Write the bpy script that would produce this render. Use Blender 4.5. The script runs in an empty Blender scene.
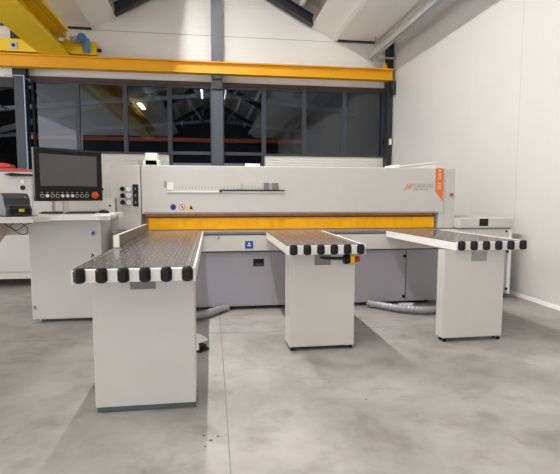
import bpy, bmesh, math, random
from mathutils import Vector, Matrix
random.seed(4)
SC = bpy.context.scene
COL = SC.collection

# ---------------------------------------------------------------- camera
cam_d = bpy.data.cameras.new('camera'); cam = bpy.data.objects.new('camera', cam_d); COL.objects.link(cam)
SC.camera = cam
cam_d.sensor_fit = 'HORIZONTAL'; cam_d.sensor_width = 36.0; cam_d.lens = 469.2 * 36 / 560
cam_d.clip_start = 0.05; cam_d.clip_end = 200
yaw, pit, rol = 0.144018, 0.0899635, 0.0018245
F0 = Vector((math.sin(yaw), math.cos(yaw), 0)); R0 = Vector((math.cos(yaw), -math.sin(yaw), 0)); U0 = Vector((0, 0, 1))
F = F0 * math.cos(pit) - U0 * math.sin(pit); U = U0 * math.cos(pit) + F0 * math.sin(pit)
Rr = R0 * math.cos(rol) + U * math.sin(rol); Uu = U * math.cos(rol) - R0 * math.sin(rol)
M = Matrix((Rr, Uu, -F)).transposed().to_4x4(); M.translation = Vector((0, 0, 1.38))
cam.matrix_world = M

# ---------------------------------------------------------------- world, lights, exposure
W = bpy.data.worlds.new('world'); SC.world = W; W.use_nodes = True
W.node_tree.nodes['Background'].inputs[0].default_value = (0.97, 0.98, 1.0, 1)
W.node_tree.nodes['Background'].inputs[1].default_value = 1.5
SC.view_settings.view_transform = 'Standard'; SC.view_settings.look = 'None'
SC.view_settings.gamma = 1.0; SC.view_settings.use_curve_mapping = False
SC.view_settings.exposure = 0.73


def strip_light(name, x, y, z, length, width, power, col=(1.0, 0.985, 0.965)):
    l = bpy.data.lights.new(name, 'AREA'); l.shape = 'RECTANGLE'; l.size = width; l.size_y = length
    l.energy = power; l.color = col; l.spread = math.radians(180)
    o = bpy.data.objects.new(name, l); o.location = (x, y, z); COL.objects.link(o)
    return o


# two rows of luminaires hung along the ridge, bay by bay
for ya, yb in ((5.3, 7.6), (0.9, 5.0), (-3.8, 0.0)):
    for xx, pw in ((-0.46, 330), (0.74, 30)):
        k = 1.2 if ya > 5 else (1.05 if ya > 0 else 0.4)
        strip_light('ridge_luminaire', xx, (ya + yb) / 2, 6.36, yb - ya, 0.10, pw * k)
strip_light('hall_luminaire', -2.65, 2.3, 4.78, 1.3, 0.16, 25)
strip_light('adjoining_hall_fill', -1.0, 12.3, 6.2, 2.0, 0.3, 160)  # unseen fill light, added to brighten the rack beyond the glass


# ---------------------------------------------------------------- materials
def srgb(c):
    return tuple(((v / 255) / 12.92 if v / 255 <= 0.04045 else ((v / 255 + 0.055) / 1.055) ** 2.4) for v in c) + (1,)


def mat(name, c, rough=0.5, metal=0.0, var=0.04, scale=6.0, bump=0.0, bscale=200.0, spec=0.5):
    m = bpy.data.materials.new(name); m.use_nodes = True
    nt = m.node_tree; b = nt.nodes['Principled BSDF']
    b.inputs['Roughness'].default_value = rough; b.inputs['Metallic'].default_value = metal
    b.inputs['Specular IOR Level'].default_value = spec
    tc = nt.nodes.new('ShaderNodeTexCoord'); n = nt.nodes.new('ShaderNodeTexNoise')
    n.inputs['Scale'].default_value = scale; n.inputs['Detail'].default_value = 4
    nt.links.new(tc.outputs['Object'], n.inputs['Vector'])
    r = nt.nodes.new('ShaderNodeValToRGB')
    col = srgb(c)
    r.color_ramp.elements[0].position = 0.3; r.color_ramp.elements[1].position = 0.7
    r.color_ramp.elements[0].color = tuple(v * (1 - var) for v in col[:3]) + (1,)
    r.color_ramp.elements[1].color = tuple(min(1, v * (1 + var)) for v in col[:3]) + (1,)
    nt.links.new(n.outputs['Fac'], r.inputs['Fac']); nt.links.new(r.outputs['Color'], b.inputs['Base Color'])
    if bump:
        n2 = nt.nodes.new('ShaderNodeTexNoise'); n2.inputs['Scale'].default_value = bscale
        nt.links.new(tc.outputs['Object'], n2.inputs['Vector'])
        bp = nt.nodes.new('ShaderNodeBump'); bp.inputs['Strength'].default_value = bump; bp.inputs['Distance'].default_value = 0.002
        nt.links.new(n2.outputs['Fac'], bp.inputs['Height']); nt.links.new(bp.outputs['Normal'], b.inputs['Normal'])
    return m


def ribbed(name, c, axis, pitch, depth, seam, seam_off, seam_col, seam_w=0.012, rough=0.45):
    """sandwich panel: fine ribs along one axis, joints at a wider pitch"""
    m = mat(name, c, rough, var=0.015, scale=1.2)
    nt = m.node_tree; b = nt.nodes['Principled BSDF']
    tc = nt.nodes.new('ShaderNodeTexCoord'); sp = nt.nodes.new('ShaderNodeSeparateXYZ')
    nt.links.new(tc.outputs['Object'], sp.inputs[0])
    src = sp.outputs['XYZ'.index(axis)]

    def math_(op, a, v=None, v2=None):
        k = nt.nodes.new('ShaderNodeMath'); k.operation = op
        nt.links.new(a, k.inputs[0])
        if v is not None:
            if isinstance(v, (int, float)): k.inputs[1].default_value = v
            else: nt.links.new(v, k.inputs[1])
        return k.outputs[0]
    rib = math_('MULTIPLY', src, 2 * math.pi / pitch); rib = math_('SINE', rib)
    rib = math_('MULTIPLY', rib, 3.0); cl = nt.nodes.new('ShaderNodeClamp'); cl.inputs['Min'].default_value = -1
    nt.links.new(rib, cl.inputs['Value'])
    bp = nt.nodes.new('ShaderNodeBump'); bp.inputs['Strength'].default_value = 1.0; bp.inputs['Distance'].default_value = depth
    nt.links.new(cl.outputs[0], bp.inputs['Height']); nt.links.new(bp.outputs['Normal'], b.inputs['Normal'])
    if seam:
        s = math_('SUBTRACT', src, seam_off); s = math_('DIVIDE', s, seam); s = math_('FRACT', s)
        lt = math_('LESS_THAN', s, seam_w / seam)
        mx = nt.nodes.new('ShaderNodeMixRGB'); nt.links.new(lt, mx.inputs[0])
        old = b.inputs['Base Color'].links[0].from_socket
        nt.links.new(old, mx.inputs[1]); mx.inputs[2].default_value = srgb(seam_col)
        nt.links.new(mx.outputs[0], b.inputs['Base Color'])
    return m


m_wall = ribbed('white_sandwich_panel', (214, 211, 207), 'Y', 0.05, 0.0006, 1.20, 5.93, (226, 223, 218), 0.006)
m_gable = ribbed('white_gable_panel', (238, 236, 231), 'Z', 0.10, 0.0008, 1.02, 4.825, (172, 168, 160), 0.012)
m_lowwall = ribbed('white_lined_cladding', (226, 223, 216), 'Z', 0.06, 0.0025, 0, 0, (0, 0, 0))
m_roof = ribbed('roof_deck', (205, 198, 186), 'X', 0.30, 0.01, 0, 0, (0, 0, 0))
m_soffit = mat('soffit_sheet', (250, 248, 245), 0.6, var=0.01, scale=1)
m_steel = mat('anthracite_steel', (72, 75, 84), 0.4, var=0.03)
m_rafter = mat('dark_rafter_paint', (38, 40, 46), 0.5)
m_frame = mat('anthracite_frame', (52, 57, 66), 0.4)
m_brown = mat('brown_flashing', (72, 50, 44), 0.5)
m_yellow = mat('crane_yellow', (232, 194, 24), 0.4, var=0.03)
m_orange = mat('rail_orange', (232, 168, 8), 0.5, var=0.04, scale=2)
m_white = mat('machine_white', (200, 197, 192), 0.42, var=0.012, bump=0.15, bscale=400)
m_white2 = mat('machine_beige', (208, 204, 197), 0.42, var=0.012)
m_bright = mat('bright_white', (232, 230, 225), 0.35, var=0.01)
m_grey = mat('panel_grey', (156, 153, 159), 0.42, var=0.015)
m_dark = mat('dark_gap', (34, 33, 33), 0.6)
m_black = mat('black_plastic', (11, 11, 12), 0.38, var=0.1, spec=0.3)
m_blackg = mat('black_gloss', (24, 25, 27), 0.16, var=0.05)
m_table = mat('table_laminate', (80, 76, 75), 0.2, var=0.06, scale=9, spec=0.22)
m_alu = mat('aluminium', (182, 181, 180), 0.3, 0.85)
m_galv = mat('galvanised', (186, 188, 188), 0.4, 0.35, var=0.08, scale=20)
m_plate = mat('plate_grey', (118, 117, 118), 0.4, 0.1)
m_curtain = mat('amber_curtain', (255, 178, 0), 0.35, var=0.10, scale=9, spec=0.25)
m_amber2 = mat('amber_dark', (222, 132, 8), 0.25, var=0.15, scale=9)
m_mark = mat('marking_orange', (226, 118, 26), 0.4)
m_letter = mat('lettering_grey', (150, 147, 144), 0.4)
m_red = mat('signal_red', (200, 24, 22), 0.35)
m_dullred = mat('dull_red', (178, 74, 66), 0.5)
m_rack = mat('rack_orange', (200, 92, 52), 0.5)
m_stopy = mat('stop_yellow', (238, 196, 20), 0.4)
m_blue = mat('blue_sticker', (30, 74, 160), 0.4)
m_motor = mat('motor_blue', (70, 122, 168), 0.35, var=0.08)
m_hose = mat('hose_grey', (150, 150, 153), 0.35, 0.2)
m_screen = mat('screen_glass', (84, 85, 87), 0.22, var=0.01)
m_teal = mat('base_strip', (78, 88, 90), 0.4)
m_lid = mat('printer_charcoal', (62, 63, 68), 0.4)
m_dot = mat('nozzle_ball', (205, 205, 205), 0.25)
m_cable = mat('cable_black', (28, 28, 30), 0.5)


def concrete():
    m = mat('concrete_floor', (160, 153, 147), 0.42, var=0.0)
    nt = m.node_tree; b = nt.nodes['Principled BSDF']
    for n in list(nt.nodes):
        if n.type in ('TEX_NOISE', 'VALTORGB'): nt.nodes.remove(n)
    tc = nt.nodes.new('ShaderNodeTexCoord')
    n1 = nt.nodes.new('ShaderNodeTexNoise'); n1.inputs['Scale'].default_value = 1.1; n1.inputs['Detail'].default_value = 9; n1.inputs['Roughness'].default_value = 0.62
    n1.inputs['Distortion'].default_value = 0.15
    n2 = nt.nodes.new('ShaderNodeTexNoise'); n2.inputs['Scale'].default_value = 3.6; n2.inputs['Detail'].default_value = 8; n2.inputs['Roughness'].default_value = 0.65; n2.inputs['Distortion'].default_value = 0.2
    mp = nt.nodes.new('ShaderNodeMapping'); mp.inputs['Scale'].default_value = (1, 1.2, 1); mp.inputs['Rotation'].default_value = (0, 0, 0.7)
    for n in (n1,): nt.links.new(tc.outputs['Object'], n.inputs['Vector'])
    nt.links.new(tc.outputs['Object'], mp.inputs['Vector']); nt.links.new(mp.outputs[0], n2.inputs['Vector'])
    r1 = nt.nodes.new('ShaderNodeValToRGB'); e = r1.color_ramp.elements
    e[0].position = 0.30; e[0].color = srgb((128, 124, 119)); e[1].position = 0.66; e[1].color = srgb((168, 164, 160))
    nt.links.new(n1.outputs['Fac'], r1.inputs['Fac'])
    r2 = nt.nodes.new('ShaderNodeValToRGB'); e = r2.color_ramp.elements
    e[0].position = 0.34; e[0].color = (0.76, 0.75, 0.735, 1); e[1].position = 0.50; e[1].color = (1, 1, 1, 1)
    nt.links.new(n2.outputs['Fac'], r2.inputs['Fac'])
    mx = nt.nodes.new('ShaderNodeMixRGB'); mx.blend_type = 'MULTIPLY'; mx.inputs[0].default_value = 1.0
    nt.links.new(r1.outputs[0], mx.inputs[1]); nt.links.new(r2.outputs[0], mx.inputs[2])
    nt.links.new(mx.outputs[0], b.inputs['Base Color'])
    rr = nt.nodes.new('ShaderNodeMapRange'); rr.inputs['To Min'].default_value = 0.34; rr.inputs['To Max'].default_value = 0.56
    nt.links.new(n2.outputs['Fac'], rr.inputs['Value']); nt.links.new(rr.outputs[0], b.inputs['Roughness'])
    n3 = nt.nodes.new('ShaderNodeTexNoise'); n3.inputs['Scale'].default_value = 60
    nt.links.new(tc.outputs['Object'], n3.inputs['Vector'])
    bp = nt.nodes.new('ShaderNodeBump'); bp.inputs['Strength'].default_value = 0.15; bp.inputs['Distance'].default_value = 0.003
    nt.links.new(n3.outputs['Fac'], bp.inputs['Height']); nt.links.new(bp.outputs['Normal'], b.inputs['Normal'])
    return m


def glass_mat():
    m = bpy.data.materials.new('window_glass'); m.use_nodes = True
    nt = m.node_tree; nt.nodes.remove(nt.nodes['Principled BSDF']); out = nt.nodes['Material Output']
    g = nt.nodes.new('ShaderNodeBsdfGlossy'); g.inputs['Roughness'].default_value = 0.02; g.inputs['Color'].default_value = (0.92, 0.95, 1, 1)
    t = nt.nodes.new('ShaderNodeBsdfTransparent'); t.inputs['Color'].default_value = (0.42, 0.46, 0.5, 1)
    fr = nt.nodes.new('ShaderNodeFresnel'); fr.inputs['IOR'].default_value = 1.68
    mx = nt.nodes.new('ShaderNodeMixShader')
    nt.links.new(fr.outputs[0], mx.inputs[0]); nt.links.new(t.outputs[0], mx.inputs[1]); nt.links.new(g.outputs[0], mx.inputs[2])
    nt.links.new(mx.outputs[0], out.inputs['Surface'])
    return m


m_floor = concrete(); m_glass = glass_mat()


# ---------------------------------------------------------------- mesh helpers
def box(bm, x0, x1, y0, y1, z0, z1):
    v = [bm.verts.new(p) for p in ((x0, y0, z0), (x1, y0, z0), (x1, y1, z0), (x0, y1, z0), (x0, y0, z1), (x1, y0, z1), (x1, y1, z1), (x0, y1, z1))]
    for f in ((0, 3, 2, 1), (4, 5, 6, 7), (0, 1, 5, 4), (1, 2, 6, 5), (2, 3, 7, 6), (3, 0, 4, 7)):
        bm.faces.new([v[i] for i in f])
    return v


def prism(bm, pts, d):
    """pts: list of 3D points (a planar polygon), d: extrusion vector"""
    d = Vector(d); a = [bm.verts.new(p) for p in pts]; b = [bm.verts.new(Vector(p) + d) for p in pts]
    n = len(pts); bm.faces.new(a); bm.faces.new(b[::-1])
    for i in range(n): bm.faces.new((a[i], b[i], b[(i + 1) % n], a[(i + 1) % n]))
    return a + b


def lathe(bm, p0, axis, prof, seg=16):
    """prof: (distance along axis, radius)"""
    axis = Vector(axis).normalized(); q = axis.to_track_quat('Z', 'Y'); rings = []
    for t, r in prof:
        rings.append([bm.verts.new(Vector(p0) + q @ Vector((r * math.cos(2 * math.pi * i / seg), r * math.sin(2 * math.pi * i / seg), t))) for i in range(seg)])
    for a, b in zip(rings, rings[1:]):
        for i in range(seg): bm.faces.new((a[i], a[(i + 1) % seg], b[(i + 1) % seg], b[i]))
    bm.faces.new(rings[0][::-1]); bm.faces.new(rings[-1])


def cyl(bm, p0, p1, r, seg=16):
    d = Vector(p1) - Vector(p0); L = d.length
    c = min(r * 0.15, L * 0.2)
    lathe(bm, p0, d, [(0, r - c), (c, r), (L - c, r), (L, r - c)], seg)


def tube(bm, pts, r, seg=10, ribs=0.0):
    pts = [Vector(p) for p in pts]; fine = []
    n = len(pts)
    for i in range(n - 1):
        p0 = pts[max(i - 1, 0)]; p1 = pts[i]; p2 = pts[i + 1]; p3 = pts[min(i + 2, n - 1)]
        st = max(4, int((p2 - p1).length / (r * 0.5))) if ribs else 7
        for k in range(st):
            t = k / st
            fine.append(0.5 * ((2 * p1) + (p2 - p0) * t + (2 * p0 - 5 * p1 + 4 * p2 - p3) * t * t + (3 * p1 - p0 - 3 * p2 + p3) * t ** 3))
    fine.append(pts[-1]); rings = []; up = Vector((0, 0, 1))
    for i, p in enumerate(fine):
        d = (fine[min(i + 1, len(fine) - 1)] - fine[max(i - 1, 0)]).normalized()
        s = d.cross(up)
        if s.length < 1e-3: s = Vector((1, 0, 0))
        s.normalize(); u = s.cross(d).normalized()
        rr = r * (1 + (ribs if i % 2 else -ribs))
        rings.append([bm.verts.new(p + s * rr * math.cos(2 * math.pi * k / seg) + u * rr * math.sin(2 * math.pi * k / seg)) for k in range(seg)])
    for a, b in zip(rings, rings[1:]):
        for i in range(seg): bm.faces.new((a[i], a[(i + 1) % seg], b[(i + 1) % seg], b[i]))
    bm.faces.new(rings[0][::-1]); bm.faces.new(rings[-1])


def rot_about(bm_verts, c, ang, axis='Z'):
    R = Matrix.Rotation(ang, 4, axis); c = Vector(c)
    for v in bm_verts: v.co = c + R @ (v.co - c)


def new():
    return bmesh.new()


OFF = {}


def obj(name, bm, m, parent=None, label=None, bevel=0.0, smooth=False, mats=None, origin=None):
    bmesh.ops.recalc_face_normals(bm, faces=bm.faces)
    off = OFF[parent.name] if parent else Vector((0, 0, 0))
    own = Vector(origin) if origin is not None else (off if parent else None)
    if own is None:
        xs = [v.co for v in bm.verts]
        own = Vector(((min(p.x for p in xs) + max(p.x for p in xs)) / 2, (min(p.y for p in xs) + max(p.y for p in xs)) / 2, min(p.z for p in xs)))
    for v in bm.verts: v.co -= own
    me = bpy.data.meshes.new(name); bm.to_mesh(me); bm.free()
    me.materials.append(m)
    for k in (mats or []): me.materials.append(k)
    if smooth:
        for p in me.polygons: p.use_smooth = True
    o = bpy.data.objects.new(name, me); COL.objects.link(o)
    if smooth:
        es = o.modifiers.new('edges', 'EDGE_SPLIT'); es.split_angle = math.radians(38)
    if bevel:
        b = o.modifiers.new('bevel', 'BEVEL'); b.width = bevel; b.segments = 2; b.limit_method = 'ANGLE'; b.angle_limit = math.radians(40)
    if parent: o.parent = parent
    o.location = own - off
    OFF[o.name] = own
    if label: o['label'] = label
    return o


def boxes(name, m, parent, *bs, label=None, bevel=0.0, kind=None):
    bm = new()
    for b in bs: box(bm, *b)
    o = obj(name, bm, m, parent, label, bevel)
    if kind: o['kind'] = kind
    return o


def thing(name, label, cat, loc, group=None):
    o = bpy.data.objects.new(name, None); COL.objects.link(o); o.location = loc; o.empty_display_size = 0.1
    OFF[o.name] = Vector(loc); o['label'] = label; o['category'] = cat
    if group: o['group'] = group
    return o


def tag(o, label, cat, group=None):
    o['label'] = label; o['category'] = cat
    if group: o['group'] = group
    return o


def struct(o, label=None):
    o['kind'] = 'structure'
    if label: o['label'] = label
    return o


def lettering(name, s, m, parent, loc, size, rz=(math.pi / 2, 0, 0), depth=0.0008, spacing=1.0, bold=0.0):
    """writing on an upright surface that faces the camera side"""
    cu = bpy.data.curves.new(name, 'FONT'); cu.body = s; cu.size = size; cu.extrude = depth; cu.space_character = spacing; cu.offset = bold
    tmp = bpy.data.objects.new(name + '_curve', cu); COL.objects.link(tmp)
    bpy.context.view_layer.update()
    me = bpy.data.meshes.new_from_object(tmp.evaluated_get(bpy.context.evaluated_depsgraph_get()))
    bpy.data.objects.remove(tmp); bpy.data.curves.remove(cu)
    me.materials.clear(); me.materials.append(m); me.name = name
    o = bpy.data.objects.new(name, me); COL.objects.link(o); o.parent = parent
    o.rotation_euler = rz; o.location = Vector(loc) - OFF[parent.name]; OFF[o.name] = Vector(loc)
    return o


def profile_i(bm, y0, y1, x, z0, z1, w, tf, tw, axis='Y'):
    """I beam running along axis"""
    if axis == 'Y':
        box(bm, x - w / 2, x + w / 2, y0, y1, z0, z0 + tf); box(bm, x - w / 2, x + w / 2, y0, y1, z1 - tf, z1); box(bm, x - tw / 2, x + tw / 2, y0, y1, z0 + tf, z1 - tf)
    else:
        box(bm, y0, y1, x - w / 2, x + w / 2, z0, z0 + tf); box(bm, y0, y1, x - w / 2, x + w / 2, z1 - tf, z1); box(bm, y0, y1, x - tw / 2, x + tw / 2, z0 + tf, z1 - tf)


# ================================================================ SETTING
XR = 4.12; YB = 10.7; Y0 = -8.0; XL = -7.5  # the side bay is open to the left
bm = new(); box(bm, XL, XR + 0.2, -22, 24, -0.2, 0.0); struct(obj('floor', bm, m_floor), 'grey trowelled concrete floor')
bm = new()
box(bm, 0.075, 0.081, Y0, 10.6, 0.0, 0.0006); box(bm, XL, XR, 4.612, 4.617, 0.0, 0.0006)
m_joint = mat('joint', (122, 115, 108), 0.7)
struct(obj('trim_1', bm, m_joint), 'thin sawn joints in the concrete floor')
bm = new(); box(bm, XR, XR + 0.2, Y0, YB + 0.3, 0, 4.95)
struct(obj('wall_right', bm, m_wall, origin=(0, 0, 0)), 'white sandwich panel wall with fine vertical ribs')
bm = new(); box(bm, XR - 0.012, XR, Y0, YB - 0.05, 0, 0.05)
struct(obj('baseboard_right', bm, m_soffit))
bm = new(); box(bm, XR - .0015, XR, 5.925, 5.937, .05, 4.86)
m_sm = mat('wall_seam', (200, 196, 191), .6)  # the joint line's own pale grey
struct(obj('trim_9', bm, m_sm), 'vertical joint between two wall panels')
bm = new()
for x, y, r in ((-.06, 2.62, .010), (-.02, 2.56, .013), (.02, 2.60, .009), (-.05, 2.50, .008), (1.02, 2.95, .008), (-.35, 2.3, .006)):
    lathe(bm, (x, y, 0.0), (0, 0, 1), [(0, r), (.0006, r * .9)], 9)
struct(obj('trim_11', bm, mat('stain', (92, 86, 80), .7)), 'small dark paint spots on the floor')
# rear gable wall above the windows
ZR = 6.75; SL = 0.53; XC = 0.14


def roofz(x): return ZR - SL * abs(x - XC)


bm = new()
prism(bm, [(XL, YB, 3.80), (XR + .2, YB, 3.80), (XR + .2, YB, 4.9), (3.6, YB, 4.92), (XC, YB, ZR + .02), (-3.32, YB, 4.92), (XL, YB, 4.92)], (0, 0.25, 0))
struct(obj('wall_back', bm, m_gable, origin=(0, 0, 0)), 'white gable wall above the ribbon windows')
bm = new(); box(bm, -3.72, -0.92, YB, YB + 0.2, 0, 2.255); box(bm, 1.21, XR, YB, YB + 0.2, 0, 2.255)
struct(obj('wall_back_lower', bm, m_lowwall, origin=(0, 0, 0)), 'white lined cladding below the ribbon windows')
bm = new(); prism(bm, [(XL, Y0, 3.3), (XR + .2, Y0, 3.3), (XR + .2, Y0, 4.9), (3.6, Y0, 4.92), (XC, Y0, ZR + .02), (-3.32, Y0, 4.92), (XL, Y0, 4.92)], (0, -.2, 0))
struct(obj('wall_front', bm, m_rafter, origin=(0, 0, 0)), 'added dark upper wall behind the viewpoint, left open below for fill light')  # added to darken the window reflections; world light enters below it
# roof slopes
bm = new()
prism(bm, [(XC, Y0, ZR), (3.9, Y0, roofz(3.9)), (3.9, Y0, roofz(3.9) + .15), (XC, Y0, ZR + .15)], (0, YB + .25 - Y0, 0))
prism(bm, [(XC, Y0, ZR), (-3.6, Y0, roofz(-3.6)), (-3.6, Y0, roofz(-3.6) + .15), (XC, Y0, ZR + .15)], (0, YB + .25 - Y0, 0))
struct(obj('ceiling', bm, m_roof, origin=(0, 0, 0)), 'pitched roof deck')
# eaves soffits: flat outer part, sloping inner panel, upstand to the roof
for s, xa, xb, xo in ((1, 2.25, 2.80, XR), (-1, -1.96, -2.41, XL)):
    bm = new(); t = 0.04
    prism(bm, [(xa, Y0, 5.13), (xb, Y0, 4.86), (xo, Y0, 4.86), (xo, Y0, 4.86 + t), (xb + s * .01, Y0, 4.86 + t), (xa + s * t, Y0, 5.15)], (0, YB - Y0 - .01, 0))
    # folded lip where the sloping sheet meets the flat one
    prism(bm, [(xb - s * .10, Y0, 4.885), (xb, Y0, 4.845), (xb + s * .05, Y0, 4.845), (xb + s * .05, Y0, 4.862), (xb - s * .08, Y0, 4.91)], (0, YB - Y0 - .01, 0))
    struct(obj('ceiling_soffit', bm, m_soffit, origin=(0, 0, 0)), 'white sheet metal eaves soffit ' + ('on the right' if s > 0 else 'on the left'))
# dark closing angle where soffit meets the gable wall
bm = new(); box(bm, 2.86, 3.99, YB - .08, YB - .001, 4.825, 4.86); box(bm, -4.6, -2.46, YB - .06, YB - .001, 4.825, 4.86)
struct(obj('trim_2', bm, m_rafter), 'dark closing strip under the soffit')
# portal frames
for i, yy in enumerate((10.5, 5.15, 0.45, -4.55)):
    bm = new()
    for s in (1, -1):
        xe = 2.24 if s > 0 else -1.95
        for dz0, dz1, w in ((-0.56, -0.53, .2), (-0.37, -0.34, .2), (-0.53, -0.37, .03)):
            prism(bm, [(XC, yy - w / 2, ZR + dz0), (xe, yy - w / 2, roofz(xe) + dz0), (xe, yy - w / 2, roofz(xe) + dz1), (XC, yy - w / 2, ZR + dz1)], (0, w, 0))
    struct(obj('ceiling_rafter', bm, m_rafter, origin=(0, yy, 0)), 'dark steel portal rafter')
# purlins
bm = new()
for k in range(1, 4):
    for s in (1, -1):
        x = XC + s * k * 0.62; box(bm, x - .03, x + .03, Y0, YB, roofz(x) - .30, roofz(x))
struct(obj('ceiling_purlin', bm, m_soffit, origin=(0, 0, 0)))
# columns
bm = new(); zt = ZR - .5
box(bm, .02, .26, YB - .32, YB - .305, 0, zt); box(bm, .02, .26, YB - .035, YB - .02, 0, zt); box(bm, .13, .15, YB - .305, YB - .035, 0, zt)
struct(obj('trim_3', bm, m_steel), 'anthracite steel column in the middle of the back wall')
bm = new(); box(bm, -3.93, -3.745, YB - .32, YB - .30, 0, 3.76); box(bm, -3.93, -3.745, YB - .05, YB - .03, 0, 3.76); box(bm, -3.85, -3.83, YB - .30, YB - .05, 0, 3.76)
struct(obj('trim_4', bm, m_frame), 'anthracite steel column beside the dark opening')
bm = new(); box(bm, -4.00, -3.74, YB - .20, YB - .02, 3.775, 4.86)
struct(obj('trim_10', bm, m_rafter), 'black upper column above the dark opening')
bm = new(); box(bm, -3.743, -3.725, YB - .33, YB - .30, 0, 3.76); box(bm, -4.10, -3.725, YB - .33, YB - .30, 3.76, 3.775)
m_edge = mat('pale_blue_edge', (150, 178, 226), 0.3)
struct(obj('trim_5', bm, m_edge), 'pale blue edge strip on the left column')
bm = new(); box(bm, 3.99, 4.10, YB - .25, YB - .02, 0, 4.86)
struct(obj('trim_6', bm, m_rafter), 'dark steel column in the right corner')
# brown flashing above the windows
bm = new(); box(bm, -3.72, 3.99, YB - .06, YB - .001, 3.75, 3.83)
struct(obj('trim_7', bm, m_brown), 'dark brown flashing above the ribbon windows')
# head of the dark opening
bm = new(); box(bm, XL, -4.07, YB, YB + .2, 3.6, 3.80)
struct(obj('trim_8', bm, m_rafter), 'dark lintel above the opening')

# windows
edges = [(-3.71, -2.80), (-2.80, -1.82), (-1.82, -.89), (-.89, 0.04), (.24, 1.18), (1.18, 2.10), (2.10, 3.04), (3.04, 3.99)]
for i, (a, b) in enumerate(edges):
    low = i in (3, 4)
    w = .045 if not low else .05
    z0, z1 = 2.255, 3.75
    bm = new()
    ya, yb_ = YB - .03, YB + .05
    box(bm, a, a + w, ya, yb_, 0.0 if low else z0, z1); box(bm, b - w, b, ya, yb_, 0.0 if low else z0, z1)
    box(bm, a + w, b - w, ya, yb_, z1 - w, z1); box(bm, a + w, b - w, ya, yb_, z0, z0 + w + (.02 if low else 0))
    if low: box(bm, a + w, b - w, ya, yb_, 0.0, .10)
    fo = struct(obj('window_%d' % (i + 1), bm, m_frame, bevel=.004), 'anthracite framed dark window')
    bm = new(); box(bm, a + w, b - w, YB + .005, YB + .011, z0 + w, z1 - w)
    if low: box(bm, a + w, b - w, YB + .005, YB + .011, .10, z0)
    obj('pane', bm, m_glass, fo)
    if i == 7:
        bm = new(); box(bm, b - .035, b - .012, YB - .075, YB - .03, 2.55, 2.72); obj('window_handle', bm, m_black, fo, bevel=.004)

# ------------------------------------------------ adjoining dark hall behind the glass
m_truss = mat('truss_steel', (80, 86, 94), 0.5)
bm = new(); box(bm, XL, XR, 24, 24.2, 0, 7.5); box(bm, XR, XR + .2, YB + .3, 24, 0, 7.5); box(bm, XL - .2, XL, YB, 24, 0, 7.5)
box(bm, XL, XR, YB + .2, 24, 7.0, 7.1); struct(obj('wall_far', bm, m_dark), 'dark walls and added light-blocking roof of the adjoining hall')  # roof added to keep world light out of the adjoining hall
for yy in (13.0, 17.5):
    bm = new()
    for s in (1, -1):
        prism(bm, [(XC, yy, 5.6), (XC + s * 7.5, yy, 3.4), (XC + s * 7.5, yy, 3.6), (XC, yy, 5.8)], (0, .15, 0))
        prism(bm, [(XC, yy, 4.0), (XC + s * 7.5, yy, 3.3), (XC + s * 7.5, yy, 3.4), (XC, yy, 4.1)], (0, .15, 0))
        for k in range(6):
            x = XC + s * (k + .3) * 1.2; zz = 5.6 - (k + .3) * 1.2 * .293; lo = 4.0 - (k + .3) * 1.2 * .093
            prism(bm, [(x, yy, lo), (x + s * .1, yy, lo), (x + s * 1.0, yy, zz - .2), (x + s * .9, yy, zz - .2)], (0, .1, 0))
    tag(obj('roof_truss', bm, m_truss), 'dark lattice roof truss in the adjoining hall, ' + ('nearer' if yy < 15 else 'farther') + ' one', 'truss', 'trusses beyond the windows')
bm = new(); box(bm, -4.9, 2.60, 13.6, 13.68, 2.86, 2.96)
tag(obj('storage_rack', bm, m_rack), 'orange-red rack beam seen through the dark windows', 'rack')

# ================================================================ OVERHEAD CRANE
YRL = 10.33
cr = thing('crane_runway_beam', 'long orange-yellow crane runway beam across the back wall', 'crane beam', (0, YRL, 3.92))
bm = new(); profile_i(bm, -6.5, 4.04, YRL, 3.92, 4.165, .20, .022, .03, 'X'); obj('beam', bm, m_orange, cr)
bm = new(); box(bm, .05, .23, YRL - .06, YRL + .06, 3.82, 3.92); box(bm, .03, .25, YRL - .02, YRL + .07, 3.62, 3.82)
obj('bracket', bm, m_rafter, cr, 'black bracket on the middle column', bevel=.004)
bm = new(); prism(bm, [(4.00, YRL - .05, 3.92), (4.10, YRL - .05, 3.92), (4.10, YRL - .05, 3.62), (4.06, YRL - .05, 3.62)], (0, .1, 0))
obj('bracket', bm, m_rafter, cr, 'black bracket at the right end')
bm = new(); prism(bm, [(3.80, YRL - .03, 4.165), (3.95, YRL - .03, 4.165), (3.90, YRL - .03, 4.20), (3.87, YRL - .03, 4.31), (3.83, YRL - .03, 4.31), (3.83, YRL - .03, 4.20)], (0, .06, 0))
obj('end_stop', bm, m_orange, cr)

br = thing('crane_bridge', 'yellow overhead crane bridge with end carriage riding on the runway beam', 'crane', (-3.2, 6, 4.18))
bm = new()
box(bm, -3.37, -2.81, -3.0, YRL - .10, 4.17, 4.23)
box(bm, -3.37, -3.00, -3.0, YRL - .10, 4.23, 4.50)
box(bm, -3.37, -2.84, -3.0, YRL - .10, 4.50, 4.60)
obj('girder', bm, m_yellow, br)
bm = new(); box(bm, -2.80, -2.72, -3.0, YRL - .4, 4.52, 4.60); obj('festoon_rail', bm, m_yellow, br)
bm = new(); box(bm, -5.2, -2.28, YRL - .10, YRL + .10, 4.20, 4.44)
for x in (-5.18, -2.40): box(bm, x, x + .10, YRL - .11, YRL + .11, 4.19, 4.45)
obj('end_carriage', bm, m_yellow, br, bevel=.006)
bm = new(); prism(bm, [(-2.88, YRL - .16, 4.22), (-2.46, YRL - .16, 4.22), (-2.46, YRL - .16, 4.30), (-2.88, YRL - .16, 4.48)], (0, .06, 0)); obj('gusset_plate', bm, m_yellow, br)
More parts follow.
